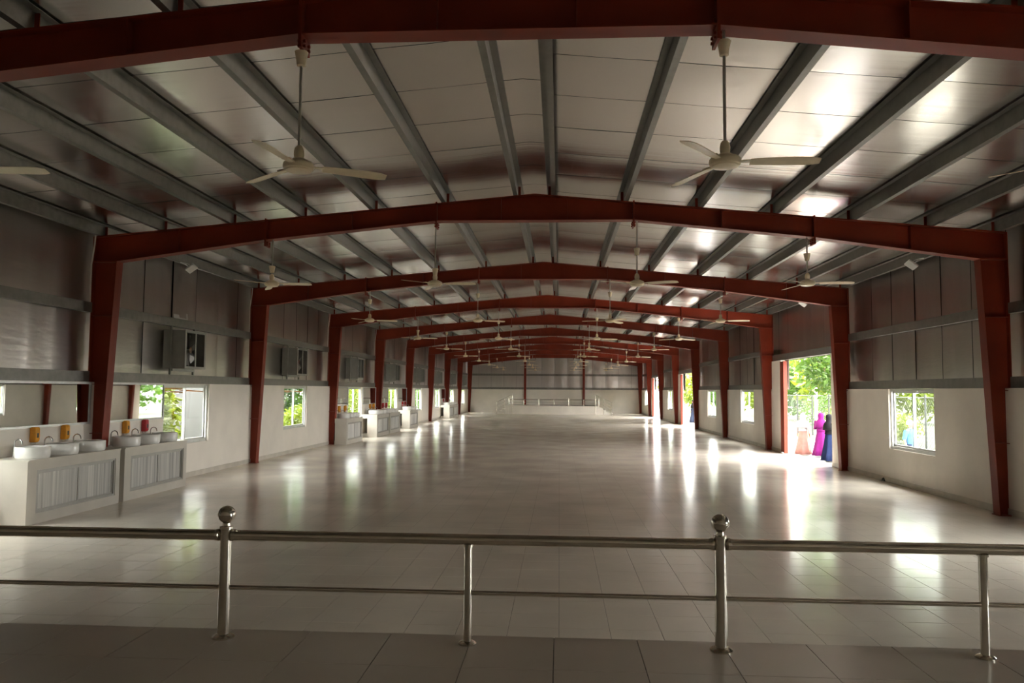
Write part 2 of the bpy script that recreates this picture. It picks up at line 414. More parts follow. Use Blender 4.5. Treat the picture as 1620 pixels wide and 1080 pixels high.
# ------------------------------------------------------------------ doorways
for k, i in enumerate(RIGHT_DOORS):
    y0, y1, z1 = FY(i) + DOOR[0], FY(i) + DOOR[1], DOOR[2]
    # red steel jamb post with folded leaf edge, far side; red head bar
    b = MB().box(XW - 0.09, XW + 0.02, y1 - 0.62, y1 - 0.57, 0.02, z1 - 0.05)
    b.box(XW - 0.03, XW + 0.02, y1 - 0.57, y1 - 0.02, 0.02, z1 - 0.05)
    d = struct(b.build('door_%d' % (k + 1), 'red_steel'), 'folded red steel door leaf in the %s doorway on the right' % ('nearest', 'middle', 'farthest')[k])
    for z in (0.5, 1.15, 1.6, 2.4):
        MB().box(XW - 0.05, XW - 0.031, y1 - 0.57, y1 - 0.42, z, z + 0.035).build('hinge', 'galvanized', d)
    MB().tube([(XW - 0.045, y1 - 0.5, 1.2), (XW - 0.045, y1 - 0.5, 1.75)], 0.012, 8).build('bolt_bar', 'galvanized', d)
    ld = bpy.data.lights.new('daylight_portal', 'AREA'); ld.shape = 'RECTANGLE'; ld.size = y1 - y0; ld.size_y = z1; ld.energy = 1; ld.cycles.is_portal = True
    lo = bpy.data.objects.new('daylight_portal', ld); COL.objects.link(lo); lo.location = (XWO + 0.3, (y0 + y1) / 2, z1 / 2); lo.rotation_euler = (PI / 2, 0, PI / 2)

# ------------------------------------------------------------------ portal frames
FWD = 0.20; TF = 0.014
BOT = [(0, 4.84), (1.68, 4.84), (4.66, 4.525), (7.305, 4.157)]
def top_z(x): return 5.297 - SLOPE * x
def col_in(z): return 7.493 + (7.305 - 7.493) * z / 4.157
XO = 7.745
def frame_meshes():
    M = {}
    for s in (-1, 1):
        b = MB(); yc = FWD / 2
        # rafter half: web + flanges
        web = [(s * 0.0, 4.84)] + [(s * x, z) for x, z in BOT[1:]] + [(s * XO, 4.157), (s * XO, top_z(XO)), (0, 5.297)]
        b.prism(web, yc - 0.006, yc + 0.006)
        for p, q in zip(BOT[:-1], BOT[1:]):
            b.prism([(s * p[0], p[1]), (s * q[0], q[1]), (s * q[0], q[1] + TF), (s * p[0], p[1] + TF)], 0, FWD)
        b.prism([(s * 7.305, 4.157), (s * XO, 4.157), (s * XO, 4.157 + TF), (s * 7.305, 4.157 + TF)], 0, FWD)
        b.prism([(0, 5.297), (s * XO, top_z(XO)), (s * XO, top_z(XO) - TF), (0, 5.297 - TF)], 0, FWD)
        b.prism([(s * XO, 4.157 + TF), (s * XO, top_z(XO) - TF), (s * (XO - TF), top_z(XO) - TF), (s * (XO - TF), 4.157 + TF)], 0, FWD)
        M['rafter', s] = b.mesh('rafter', 'red_steel')
        b = MB(); zt = 4.155
        b.prism([(s * col_in(0), 0.012), (s * XO, 0.012), (s * XO, zt), (s * 7.305, zt)], yc - 0.006, yc + 0.006)
        b.prism([(s * col_in(0), 0.012), (s * (col_in(0) + TF), 0.012), (s * (7.305 + TF), zt), (s * 7.305, zt)], 0, FWD)
        b.prism([(s * (XO - TF), 0.012), (s * XO, 0.012), (s * XO, zt), (s * (XO - TF), zt)], 0, FWD)
        b.prism([(s * 7.305, zt - TF), (s * XO, zt - TF), (s * XO, zt), (s * 7.305, zt)], 0, FWD)
        M['column', s] = b.mesh('column', 'red_steel')
        M['base', s] = MB().box(s * (col_in(0) - 0.02), s * XO, -0.01, FWD + 0.01, 0, 0.012).mesh('base_plate', 'red_steel')
        for q, x in enumerate((1.68, 4.66)):
            zb = 4.84 if q == 0 else 4.525
            b = MB().box(s * (x - 0.013), s * (x + 0.013), -0.012, FWD + 0.012, zb - 0.115, top_z(x) + 0.02)
            for zz in (zb - 0.045, zb - 0.085):
                for yy in (0.045, FWD - 0.045):
                    b.tube([(s * (x - 0.034), yy, zz), (s * (x + 0.034), yy, zz)], 0.013, 6)
            M['splice', s, q] = b.mesh('splice_plate', 'red_steel')
        for q, x in enumerate((0.57, 3.15, 6.22)):
            zb = 4.84 if q == 0 else (4.684 if q == 1 else 4.307)
            M['stiff', s, q] = MB().box(s * (x - 0.006), s * (x + 0.006), 0.006, FWD - 0.006, zb + TF, top_z(x) - TF).mesh('stiffener_plate', 'red_steel')
        for q, z in enumerate((1.15, 2.0, 3.2)):
            M['cst', s, q] = MB().box(s * (col_in(z) + TF), s * (XO - TF), 0.004, FWD - 0.004, z, z + 0.01).mesh('stiffener_plate', 'red_steel')
        for q, x in enumerate(PURL):
            M['cleat', s, q] = MB().box(s * (x - 0.05), s * (x - 0.005), FWD / 2 - 0.005, FWD / 2 + 0.005, top_z(x + 0.02) - 0.002, roof_z(x) - 0.03).mesh('purlin_cleat', 'red_steel')
    return M
FM = frame_meshes()
FLAB = ['nearest red steel roof frame, cut off by the top of the photo', 'second nearest red steel frame, its columns both in view', 'third nearest red steel frame down the hall',
        'fourth nearest red steel frame down the hall', 'fifth nearest red steel frame down the hall', 'sixth nearest red steel frame down the hall', 'seventh nearest red steel frame down the hall',
        'eighth nearest red steel frame down the hall', 'ninth nearest red steel frame, last one before the end wall', 'farthest red steel frame standing against the end wall']
for i in range(0, 10):
    yy = FY(i) if i < 9 else FY(9) - 0.02
    t = thing('portal_frame', FLAB[i], 'steel frame', (0, yy, 0), 'red steel portal frames')
    for s in (-1, 1):
        obj('rafter', FM['rafter', s], t, True); obj('column', FM['column', s], t, True); obj('base_plate', FM['base', s], t, True)
        for q in range(2): obj('splice_plate', FM['splice', s, q], t, True)
        for q in range(3): obj('stiffener_plate', FM['stiff', s, q], t, True); obj('stiffener_plate', FM['cst', s, q], t, True)
        for q in range(7): obj('purlin_cleat', FM['cleat', s, q], t, True)
# end wall columns
for s, lb in ((-1, 'left'), (1, 'right')):
    x = s * 2.6; ztop = 4.73
    b = MB().box(x - 0.1, x + 0.1, Y_FAR - 0.17, Y_FAR - 0.155, 0.71, ztop); b.box(x - 0.1, x + 0.1, Y_FAR - 0.02, Y_FAR - 0.005, 0.71, ztop); b.box(x - 0.006, x + 0.006, Y_FAR - 0.155, Y_FAR - 0.02, 0.71, ztop)
    tag(b.build('end_column', 'red_steel'), 'red steel post on the far stage against the end wall, %s one' % lb, 'column', 'red posts on the end wall')

# ------------------------------------------------------------------ stages
def stage(name, x0, x1, y0, y1, z, label, near):
    o = tag(MB().box(x0, x1, y0, y1, 0.0, z - 0.004).build(name, 'white_paint' if not near else 'grout'), label, 'stage')
    me_c = {}
    fld = MB()
    nx = int(round((x1 - x0) / TS)); tw = (x1 - x0) / nx
    y = y1 if near else y0; j = 0
    step = 0.46
    while (y > y0 + 0.03) if near else (y < y1 - 0.03):
        d = (step if j == 0 else tw)
        ya, yb = (max(y - d, y0), y) if near else (y, min(y + d, y1))
        for i in range(nx):
            xa, xb = x0 + i * tw, x0 + (i + 1) * tw
            if near and j < 4:
                w_, d_ = xb - xa - 0.004, yb - ya - 0.004
                key = (round(w_, 4), round(d_, 4))
                if key not in me_c: me_c[key] = MB().box(-w_ / 2, w_ / 2, -d_ / 2, d_ / 2, -0.004, 0).mesh('tile', 'stage_tile')
                obj('tile', me_c[key], o, True, loc=((xa + xb) / 2, (ya + yb) / 2, z))
            else:
                fld.add([(xa + G, ya + G, z), (xb - G, ya + G, z), (xb - G, yb - G, z), (xa + G, yb - G, z)], [(0, 1, 2, 3)])
        y = ya if near else yb; j += 1
    f2 = fld.build('tile_field', 'stage_tile', o); f2['kind'] = 'stuff'
    if near:
        MB().box(x0, x1, y1 - 0.001, y1 + 0.012, 0.0, z - 0.004).build('front_face', 'white_paint', o)
    return o
ST = 0.71; SX = 3.72
stage('stage', -SX, SX, Y_NEAR + 0.01, 4.01, ST, 'near tiled stage edge in the foreground under the steel railing', True)
stage('stage', -SX, SX, 64.0, Y_FAR - 0.005, ST, 'far pale stage against the end wall', False)
def steps(x0, x1, y0, y1, sgn, label):
    t = thing('stage_steps', label, 'steps', ((x0 + x1) / 2, (y0 + y1) / 2, 0), 'steps beside the far stage')
    n = 4
    for k in range(n):
        w = (x1 - x0) / n
        h_ = ST * (n - k) / (n + 1)
        xa = x0 + k * w if sgn > 0 else x1 - (k + 1) * w
        MB().box(xa, xa + w, y0, y1, 0, h_).build('step', 'white_paint', t)
steps(-SX - 1.1, -SX - 0.005, 64.02, 65.3, -1, 'pale steps at the left end of the far stage')
steps(SX + 0.005, SX + 1.1, 64.02, 65.3, 1, 'pale steps at the right end of the far stage')

# ------------------------------------------------------------------ railings
def railing(yr, label, group):
    R_ = thing('stage_railing', label, 'railing', (0, yr, ST), group)
    RH = 1.214 - ST; LO = 0.956 - ST; sp = 1.227
    tall_me = MB().lathe([(0.029, 0.012), (0.029, RH + 0.028), (0.033, RH + 0.03), (0.033, RH + 0.042), (0.020, RH + 0.046), (0.018, RH + 0.06)], 18).mesh('post', 'stainless', True)
    short_me = MB().lathe([(0.020, 0.01), (0.020, RH - 0.034), (0.026, RH - 0.033), (0.026, RH - 0.022)], 16).mesh('post', 'stainless', True)
    prof = [(0.044 * math.sin(PI * a / 12) + 0.0005, RH + 0.06 + 0.042 - 0.044 * math.cos(PI * a / 12)) for a in range(13)]
    ball_me = MB().lathe(prof, 20).mesh('ball_finial', 'stainless', True)
    fl_t = MB().lathe([(0.055, 0.0), (0.055, 0.006), (0.045, 0.014), (0.030, 0.02)], 20).mesh('base_flange', 'stainless', True)
    fl_s = MB().lathe([(0.044, 0.0), (0.044, 0.006), (0.036, 0.012), (0.021, 0.017)], 20).mesh('base_flange', 'stainless', True)
    xs = [(k - 3) * sp - 0.01 for k in range(7)]
    for k, x in enumerate(xs):
        tall = (k % 2 == 0)
        p = obj('post', tall_me if tall else short_me, R_, True, loc=(x, 0, 0))
        obj('base_flange', fl_t if tall else fl_s, R_, True, loc=(x, 0, 0))
        if tall:
            obj('ball_finial', ball_me, R_, True, loc=(x, 0, 0))
    for k in (0, 2, 4):
        a, c = xs[k], xs[k + 2]
        MB().tube([(a + 0.045, 0, RH), (c - 0.045, 0, RH)], 0.0265, 18).build('top_rail', 'stainless', R_, True, True)
        for q, e_ in ((a, 1), (c, -1)):
            bb = MB(); path = [(q + e_ * d, 0, RH) for d in (0.024, 0.034, 0.044, 0.054)]
            bb.tube(path, [0.018, 0.031, 0.031, 0.027], 16).build('collar', 'stainless', R_, True, True)
        for u, w in ((xs[k], xs[k + 1]), (xs[k + 1], xs[k + 2])):
            MB().tube([(u, 0, LO), (w, 0, LO)], 0.0115, 12).build('lower_rail', 'stainless', R_, True, True)
    return R_
railing(3.872, 'stainless steel railing with ball finials along the near stage edge', 'stage railings')
railing(64.14, 'thin steel railing along the far stage front', 'stage railings')
for s, lb in ((-1, 'left'), (1, 'right')):
    t = thing('stair_handrail', 'sloping steel handrail beside the %s steps of the far stage' % lb, 'handrail', (s * 4.7, 64.06, 0), 'handrails of the far stage')
    xa, xb = s * (SX - 0.35), s * 4.72
    za, zb = ST + 0.92, 0.98
    MB().tube([(xa, 63.965, za), (xb, 63.965, zb)], 0.02, 10).build('top_rail', 'stainless', t, True)
    for d in (0.28, 0.56): MB().tube([(xa, 63.965, za - d), (xb, 63.965, zb - d)], 0.009, 8).build('lower_rail', 'stainless', t, True)
    for f_ in (0.02, 0.5, 0.98):
        x = xa + (xb - xa) * f_; z = za + (zb - za) * f_
        z0 = 0.0
        MB().tube([(x, 63.965, z0), (x, 63.965, z)], 0.015, 8).build('post', 'stainless', t, True)

# ------------------------------------------------------------------ ceiling fans
def fan_meshes():
    M = {}
    M['motor'] = MB().lathe([(0.02, 0.085), (0.055, 0.078), (0.075, 0.066), (0.108, 0.052), (0.124, 0.036), (0.127, 0.012), (0.12, -0.006), (0.108, -0.012), (0.104, -0.022), (0.07, -0.030), (0.03, -0.034), (0.004, -0.035)], 28).mesh('motor', 'fan_cream', True)
    M['neck'] = MB().lathe([(0.030, 0.084), (0.040, 0.10), (0.042, 0.135), (0.034, 0.17), (0.022, 0.185), (0.014, 0.19)], 16).mesh('rod_cover', 'fan_cream', True)
    M['cup'] = MB().lathe([(0.022, -0.075), (0.036, -0.068), (0.042, -0.02), (0.052, 0.03), (0.056, 0.045), (0.050, 0.050), (0.01, 0.046)], 18).mesh('canopy', 'fan_cream', True)
    b = MB(); L0, L1 = 0.19, 0.72; vs = []; fs = []; N = 10
    for k in range(N + 1):
        f_ = k / N; r = L0 + (L1 - L0) * f_; w = 0.045 + 0.016 * math.sin(PI * min(1, f_ * 1.15) * 0.6)
        if k == N: w *= 0.62
        if k == N - 1: w *= 0.93
        dz = -0.012 * f_ * f_ + 0.0
        for (c, zt) in ((-1, 0.0025), (1, 0.0025), (1, -0.0025), (-1, -0.0025)):
            vs.append((r, c * w, 0.012 + dz + zt - c * w * 0.22))
    for k in range(N):
        for a in range(4):
            c = (a + 1) % 4; fs.append((k * 4 + a, k * 4 + c, k * 4 + 4 + c, k * 4 + 4 + a))
    fs += [(3, 2, 1, 0), (N * 4, N * 4 + 1, N * 4 + 2, N * 4 + 3)]
    b.add(vs, fs); M['blade'] = b.mesh('blade', 'fan_cream', True)
    M['arm'] = MB().prism([(0.115, -0.022), (0.25, -0.040), (0.25, 0.040), (0.115, 0.022)], 0.0145, 0.0225, 'z').mesh('blade_bracket', 'fan_cream')
    return M
FN = fan_meshes()
HUB = 3.75
POS = {-4.56: 'at far left', -1.70: 'left of centre', 1.74: 'right of centre', 4.56: 'at far right'}
special = {(0, 1.74): (-5, 4.70), (0, -1.70): (24, 4.68), (0, -4.56): (0, 4.3), (1, 1.74): (-28, 4.32), (1, 4.56): (-14, 4.22), (1, -4.56): (-4, 4.03), (1, -1.70): (-9, 3.98),
           (2, -4.56): (6, 4.27), (2, -1.70): (12, 4.43), (2, 1.74): (60, 4.46), (2, 4.56): (-20, 4.29)}
rnd = random.Random(3)
for i in range(0, 10):
    for x, ps in POS.items():
        ang, cz = special.get((i, x), (rnd.uniform(-40, 60), rnd.choice([4.0, 4.2, 4.35, 4.45])))
        zt = (4.84 if abs(x) < 2 else 4.535) + 0.004
        t = thing('ceiling_fan', 'cream ceiling fan hung from the %s red frame, %s' % (ORD[i], ps), 'ceiling fan', (x, FY(i) + 0.10, HUB), 'ceiling fans')
        MB().tube([(0, 0, 0.06), (0, 0, zt - HUB)], 0.0125, 10).build('rod', 'fan_rod', t, True, True)
        obj('motor', FN['motor'], t, True); obj('rod_cover', FN['neck'], t, True); obj('canopy', FN['cup'], t, True, loc=(0, 0, cz - HUB))
        for k in range(3):
            a = math.radians(ang + 120 * k)
            bl = obj('blade', FN['blade'], t, True, rot=(0, 0, a)); obj('blade_bracket', FN['arm'], bl, True)

# ------------------------------------------------------------------ wash counters, basins, taps, dispensers, mirrors
CX = -7.02
def counter(y0, y1, notch, label):
    t = thing('wash_counter', label, 'counter', ((CX - XW) / 2, (y0 + y1) / 2, 0), 'tiled wash counters')
    zt = 0.915; xb = -XW + 0.016; pn = 0.30
    ya, yb = y0 + 0.20, y1 - 0.12; za, zb = 0.145, 0.76
    b = MB()
    def plan(u0, u1):   # clear of the steel column
        pts = [(CX, u0), (CX, u1)]
        if notch == 'end': pts += [(-7.44, u1), (-7.44, u1 - pn), (xb, u1 - pn), (xb, u0)]
        elif notch == 'start': pts += [(xb, u1), (xb, u0 + pn), (-7.44, u0 + pn), (-7.44, u0)]
        else: pts += [(xb, u1), (xb, u0)]
        return pts
    # top slab, plinth, side piers and inner back, all one carcass
    b.prism(plan(y0, y1), zb, zt - 0.02, 'z')
    b.prism(plan(y0, y1), 0.0, za, 'z')
    b.box(CX, -7.43, y0, ya, za, zb); b.box(CX, -7.43, yb, y1, za, zb); b.box(-7.40, -7.43, ya, yb, za, zb)
    b.build('carcass', 'counter_tile', t)
    top = MB(); pl = [(x + (0.012 if x == CX else 0), y) for x, y in plan(y0 - 0.0, y1 + 0.0)]
    top.prism(pl, zt - 0.02, zt, 'z'); top.build('worktop', 'counter_tile', t)
    f = 0.03; ym = (ya + yb) / 2
    b = MB(); X0, X1 = CX - 0.045, CX - 0.01
    b.box(X0, X1, ya, yb, za, za + f); b.box(X0, X1, ya, yb, zb - f, zb); b.box(X0, X1, ya, ya + f, za + f, zb - f); b.box(X0, X1, yb - f, yb, za + f, zb - f)
    b.build('panel_frame', 'counter_frame', t)
    for q, (u0, u1, dx) in enumerate(((ya + f, ym + 0.02, -0.002), (ym - 0.02, yb - f, -0.022))):
        p = MB().box(X1 + dx - 0.016, X1 + dx, u0, u0 + 0.03, za + f, zb - f); p.box(X1 + dx - 0.016, X1 + dx, u1 - 0.03, u1, za + f, zb - f)
        p.box(X1 + dx - 0.016, X1 + dx, u0 + 0.03, u1 - 0.03, za + f, za + f + 0.025); p.box(X1 + dx - 0.016, X1 + dx, u0 + 0.03, u1 - 0.03, zb - f - 0.025, zb - f)
        d = p.build('sliding_door', 'counter_frame', t)
        nr = 18; vs = []; fs = []; u_a, u_b = u0 + 0.03, u1 - 0.03; xx = X1 + dx - 0.012
        for k in range(nr * 4 + 1):
            yy = u_a + (u_b - u_a) * k / (nr * 4); xo = 0.010 * math.sin(k * PI / 2)
            vs += [(xx + xo, yy, za + f + 0.025), (xx + xo, yy, zb - f - 0.025)]
        for k in range(nr * 4): fs.append((2 * k, 2 * k + 2, 2 * k + 3, 2 * k + 1))
        MB().add(vs, fs).build('ribbed_sheet', 'ribbed_plastic', d, True)
    return t
basin_me = None
def basin_mesh():
    r, hgt = 0.235, 0.165
    prof = [(0.02, 0.0), (r * 0.93, 0.0), (r * 0.97, 0.012), (r, 0.06), (r, hgt - 0.008), (r - 0.006, hgt), (r - 0.022, hgt), (r - 0.03, hgt - 0.01), (r - 0.05, 0.06), (r - 0.12, 0.032), (0.03, 0.026)]
    return MB().lathe(prof, 32).mesh('basin', 'porcelain', True)
basin_me = basin_mesh()
drain_me = MB().lathe([(0.026, 0.0275), (0.026, 0.031), (0.018, 0.033), (0.003, 0.0315)], 14).mesh('drain', 'chrome', True)
def faucet(x, y, z, label):
    t = thing('faucet', label, 'tap', (x, y, z), 'gooseneck taps')
    MB().lathe([(0.026, 0.0), (0.026, 0.008), (0.016, 0.014), (0.014, 0.06)], 14).build('tap_base', 'chrome', t, True, True)
    pts = [(0, 0, 0.05), (0, 0, 0.20)] + [(0.062 - 0.062 * math.cos(a), 0, 0.20 + 0.062 * math.sin(a)) for a in [PI * k / 8 for k in range(1, 8)]] + [(0.126, 0, 0.185)]
    MB().tube(pts, 0.0105, 10).build('spout', 'chrome', t, True, True)
    MB().tube([(0, 0.012, 0.055), (0, 0.05, 0.075)], [0.007, 0.005], 8).build('lever', 'chrome', t, True, True)
def dispenser(y, colour, label):
    t = thing('soap_dispenser', label, 'dispenser', (-XW + 0.05, y, 1.10), 'soap dispensers')
    prof = [(-0.048, 0.0), (0.030, 0.0), (0.048, 0.03), (0.052, 0.10), (0.048, 0.205), (0.036, 0.235), (-0.048, 0.235)]
    b = MB().prism(prof, -0.055, 0.055, 'y'); o = b.build('body', colour, t, True, True)
    bv = o.modifiers.new('soft', 'BEVEL'); bv.width = 0.012; bv.segments = 2
    MB().prism([(-0.03, -0.022), (0.035, -0.022), (0.045, 0.0), (-0.03, 0.0)], -0.028, 0.028, 'y').build('push_bar', 'pvc_white', t, False, True)
    MB().box(0.049, 0.054, -0.02, 0.02, 0.07, 0.14).build('level_window', 'black_metal', t, False, True)
def mirror(y0, y1, label):
    z0, z1 = 1.32, 2.04; f = 0.035; xa, xb = -XW + 0.001, -XW + 0.028
    t = thing('wall_mirror', label, 'mirror', (-XW, (y0 + y1) / 2, z0), 'long wall mirrors')
    b = MB().box(xa, xb, y0, y1, z0, z0 + f); b.box(xa, xb, y0, y1, z1 - f, z1); b.box(xa, xb, y0, y0 + f, z0 + f, z1 - f); b.box(xa, xb, y1 - f, y1, z0 + f, z1 - f)
    b.build('mirror_frame', 'aluminium', t)
    MB().box(xa, xa + 0.012, y0 + f, y1 - f, z0 + f, z1 - f).build('mirror_glass', 'mirror_glass', t)

CN = [  # y0, y1, column notch, name, mirror, dispensers
    (10.58, 12.89, None, 'nearest wash counter at the left edge', (10.74, 13.02), [(11.57, 'yellow_plastic'), (12.31, 'yellow_plastic')]),
    (13.03, 15.26, 'start', 'wash counter just past the first left column', (13.26, 15.52), [(14.10, 'yellow_plastic'), (14.77, 'red_plastic')]),
    (27.02, 29.25, 'start', 'lone wash counter past the third left column', (27.28, 29.52), [(28.2, 'yellow_plastic'), (29.0, 'yellow_plastic')]),
    (31.62, 33.90, None, 'wash counter before the fourth left column', (31.72, 34.0), [(32.9, 'yellow_plastic'), (33.5, 'yellow_plastic')]),
    (34.03, 36.30, 'start', 'wash counter after the fourth left column', (34.28, 36.52), [(35.3, 'red_plastic'), (36.0, 'red_plastic')]),
    (38.65, 40.90, None, 'wash counter before the fifth left column', (38.75, 41.0), [(39.8, 'red_plastic'), (40.5, 'red_plastic')]),
    (52.75, 54.90, None, 'wash counter before the seventh left column', (52.78, 55.0), [(54.0, 'red_plastic')]),
    (55.03, 57.30, 'start', 'farthest wash counter, after the seventh left column', (55.28, 57.5), [(56.4, 'red_plastic')]),
]
WHICH = ('first', 'second', 'third')
SHORT = ['nearest wash counter', 'counter just past the first left column', 'lone counter past the third left column', 'counter before the fourth left column', 'counter after the fourth left column',
         'counter before the fifth left column', 'counter before the seventh left column', 'farthest wash counter']
BAS = {0: (11.02, 11.70, 12.42), 1: (13.50, 14.18, 14.85)}
for ci, (y0, y1, nt, lab, mr, ds) in enumerate(CN):
    counter(y0, y1, nt, 'pale tiled ' + lab)
    mirror(mr[0], mr[1], 'long aluminium framed mirror above the ' + SHORT[ci])
    by = BAS.get(ci, (y0 + 0.5, y0 + 1.17, y0 + 1.84))
    for k, y in enumerate(by):
        bt = thing('wash_basin', '%s round white basin from the camera on the %s' % (WHICH[k], SHORT[ci]), 'basin', (-7.27, y, 0.9155), 'round counter basins')
        obj('bowl', basin_me, bt, True); obj('drain', drain_me, bt, True)
        faucet(-7.57, y + 0.02, 0.9155, '%s chrome gooseneck tap on the %s' % (WHICH[k], SHORT[ci]))
    for k, (y, c) in enumerate(ds):
        dispenser(y, c, '%s %s soap dispenser on the wall above the %s' % (WHICH[k], 'yellow' if c[0] == 'y' else 'red', SHORT[ci]))

# ------------------------------------------------------------------ air coolers on the left wall
def cooler(i):
    yb = FY(i)
    t = thing('wall_cooler', 'grey boxy fan unit, %s one along the left wall' % ('nearest', 'second nearest', 'third nearest', 'fourth nearest', 'fifth nearest', 'sixth nearest', 'seventh nearest', 'farthest')[i - 1], 'exhaust fan', (-7.4, yb + 3.23, 2.37), 'grey fan units on the left wall')
    y0, y1, z0, z1 = yb + 2.76, yb + 3.72, 2.36, 3.17; xf = -7.40; xb = -7.86; w = 0.03
    b = MB(); th = 0.02
    b.box(xb, xf, y0, y0 + th, z0, z1); b.box(xb, xf, y1 - th, y1, z0, z1); b.box(xb, xf, y0 + th, y1 - th, z0, z0 + th); b.box(xb, xf, y0 + th, y1 - th, z1 - th, z1); b.box(xb, xb + th, y0 + th, y1 - th, z0 + th, z1 - th)
    b.build('housing', 'box_grey', t)
    b = MB(); ym = (y0 + y1) / 2
    b.box(xf, xf + 0.012, y0, y0 + 0.07, z0, z1); b.box(xf, xf + 0.012, y1 - 0.07, y1, z0, z1); b.box(xf, xf + 0.012, y0 + 0.07, y1 - 0.07, z0, z0 + 0.05); b.box(xf, xf + 0.012, y0 + 0.07, y1 - 0.07, z1 - 0.05, z1); b.box(xf, xf + 0.012, ym - 0.03, ym + 0.03, z0 + 0.05, z1 - 0.05)
    b.build('front_frame', 'box_grey', t)
    cz = (z0 + z1) / 2
    MB().box(xb + 0.021, xb + 0.05, y0 + 0.021, y1 - 0.021, z0 + 0.021, z1 - 0.021).build('back_screen', 'black_metal', t)
    # fan impeller, axis along x
    hub = MB().tube([(-7.62, ym, cz), (-7.50, ym, cz)], 0.07, 14).build('fan_hub', 'chrome', t, True)
    for k in range(6):
        a = 2 * PI * k / 6 + 0.3; dy, dz = math.cos(a), math.sin(a); py, pz = -dz, dy
        vs = []
        for r, wd in ((0.06, 0.03), (0.33, 0.085)):
            for e_ in (-1, 1):
                for th_ in (0, 0.004):
                    vs.append((-7.56 + e_ * 0.03 + th_, ym + dy * r + py * wd * e_, cz + dz * r + pz * wd * e_))
        MB().add(vs, [(0, 2, 6, 4), (1, 5, 7, 3), (0, 4, 5, 1), (2, 3, 7, 6), (4, 6, 7, 5), (0, 1, 3, 2)]).build('fan_blade', 'galvanized', t)
    for y in (y0 - 0.06, y1 + 0.005):
        MB().box(-7.70, -7.66, y, y + 0.05, ZW + 0.19, 3.25).build('mounting_post', 'box_grey', t)
    MB().box(-7.70, -7.64, y0 - 0.01, y1 + 0.005, z0 - 0.055, z0 - 0.005).build('shelf_angle', 'box_grey', t)
for i in range(1, 9): cooler(i)

# ------------------------------------------------------------------ floodlights, conduits, switches
def floodlight(x, y, z, s, label):
    t = thing('floodlight', label, 'floodlight', (x, y, z), 'white floodlights under the eaves')
    a = math.radians(35)
    b = MB().box(-0.105, 0.105, -0.075, 0.075, -0.02, 0.02); o = b.build('housing', 'white_frame', t, False, True); o.rotation_euler = (math.radians(-30), s * a, 0)
    g = MB().box(-0.088, 0.088, -0.058, 0.058, -0.024, -0.0201).build('lens', 'lamp_glass', o, False, True)
    MB().tube([(s * 0.16, 0, 0.115), (s * 0.245, 0, 0.128)], 0.012, 8).build('stem', 'white_frame', t, True, True)
    MB().tube([(-s * -0.0, 0.08, 0.0), (s * 0.10, 0.10, 0.10), (s * 0.16, 0.0, 0.12), (s * 0.10, -0.10, 0.10), (0, -0.08, 0)], 0.008, 6).build('bracket', 'white_frame', t, True, True)
floodlight(-7.36, 15.9, 4.48, -1, 'white floodlight under the left eave above the nearest grey fan unit')
floodlight(7.36, 15.65, 4.48, 1, 'white floodlight under the right eave above the nearest right window')
floodlight(7.36, 22.5, 4.48, 1, 'white floodlight under the right eave above the nearest doorway')
tag(MB().tube([(-7.70, 4.0, 4.66), (-7.70, Y_FAR - 0.2, 4.66)], 0.014, 8).build('eave_conduit', 'pvc_white', None, True), 'thin white conduit pipe running along the left eave', 'conduit')
for i in range(1, 7):
    y = FY(i) - 0.025
    pts = [(-7.69, y, 4.64), (-7.70, y, 4.45), (-7.73, y, 4.20), (-7.745, y, 4.10), (-7.745, y, 3.44)]
    tag(MB().tube(pts, 0.013, 8).build('drop_conduit', 'pvc_white', None, True), 'white conduit dropping from the eave beside the %s left red column' % ('first', 'second', 'third', 'fourth', 'fifth', 'sixth')[i - 1], 'conduit', 'conduit drops on the left wall')
pt = thing('plastic_scrap', 'torn white plastic strip stuck above the nearest grey fan unit', 'scrap', (-7.72, 16.5, 3.44))
for (ya, yb, za, zb) in ((15.95, 16.18, 3.435, 3.52), (16.16, 16.52, 3.432, 3.462), (16.50, 16.56, 3.435, 3.57)):
    MB().add([(-7.722, ya, za), (-7.722, yb, za), (-7.735, yb, zb), (-7.735, ya, zb), (-7.726, ya, za), (-7.726, yb, za), (-7.739, yb, zb), (-7.739, ya, zb)], [(0, 1, 2, 3), (7, 6, 5, 4), (0, 4, 5, 1), (1, 5, 6, 2), (2, 6, 7, 3), (3, 7, 4, 0)]).build('strip', 'white_frame', pt)
dt = thing('drain_outlet', 'small dark drain opening at the foot of the right wall', 'drain', (XW - 0.02, 17.95, 0.0))
MB().prism([(-0.09, 0.0), (0.09, 0.0), (0.05, 0.055), (-0.02, 0.075)], -0.012, 0.003, 'x').build('hood', 'black_metal', dt, False, True)
MB().box(-0.03, -0.012, -0.10, 0.10, 0.0, 0.012).build('lip', 'black_metal', dt, False, True)
def switch(x, y, z, label):
    t = thing('switch_box', label, 'switch', (x, y, z), 'white switch boxes on columns')
    MB().box(-0.022, 0.022, -0.03, -0.001, -0.07, 0.07).build('box', 'white_frame', t, False, True)
    MB().box(-0.008, 0.008, -0.034, -0.0305, -0.02, 0.02).build('rocker', 'pvc_white', t, False, True)
switch(7.70, FY(3), 2.05, 'upper white switch box on the right column past the nearest doorway')
switch(7.70, FY(3), 1.35, 'lower white switch box on the right column past the nearest doorway')
switch(7.70, FY(2), 1.5, 'white switch box on the right column before the nearest doorway')

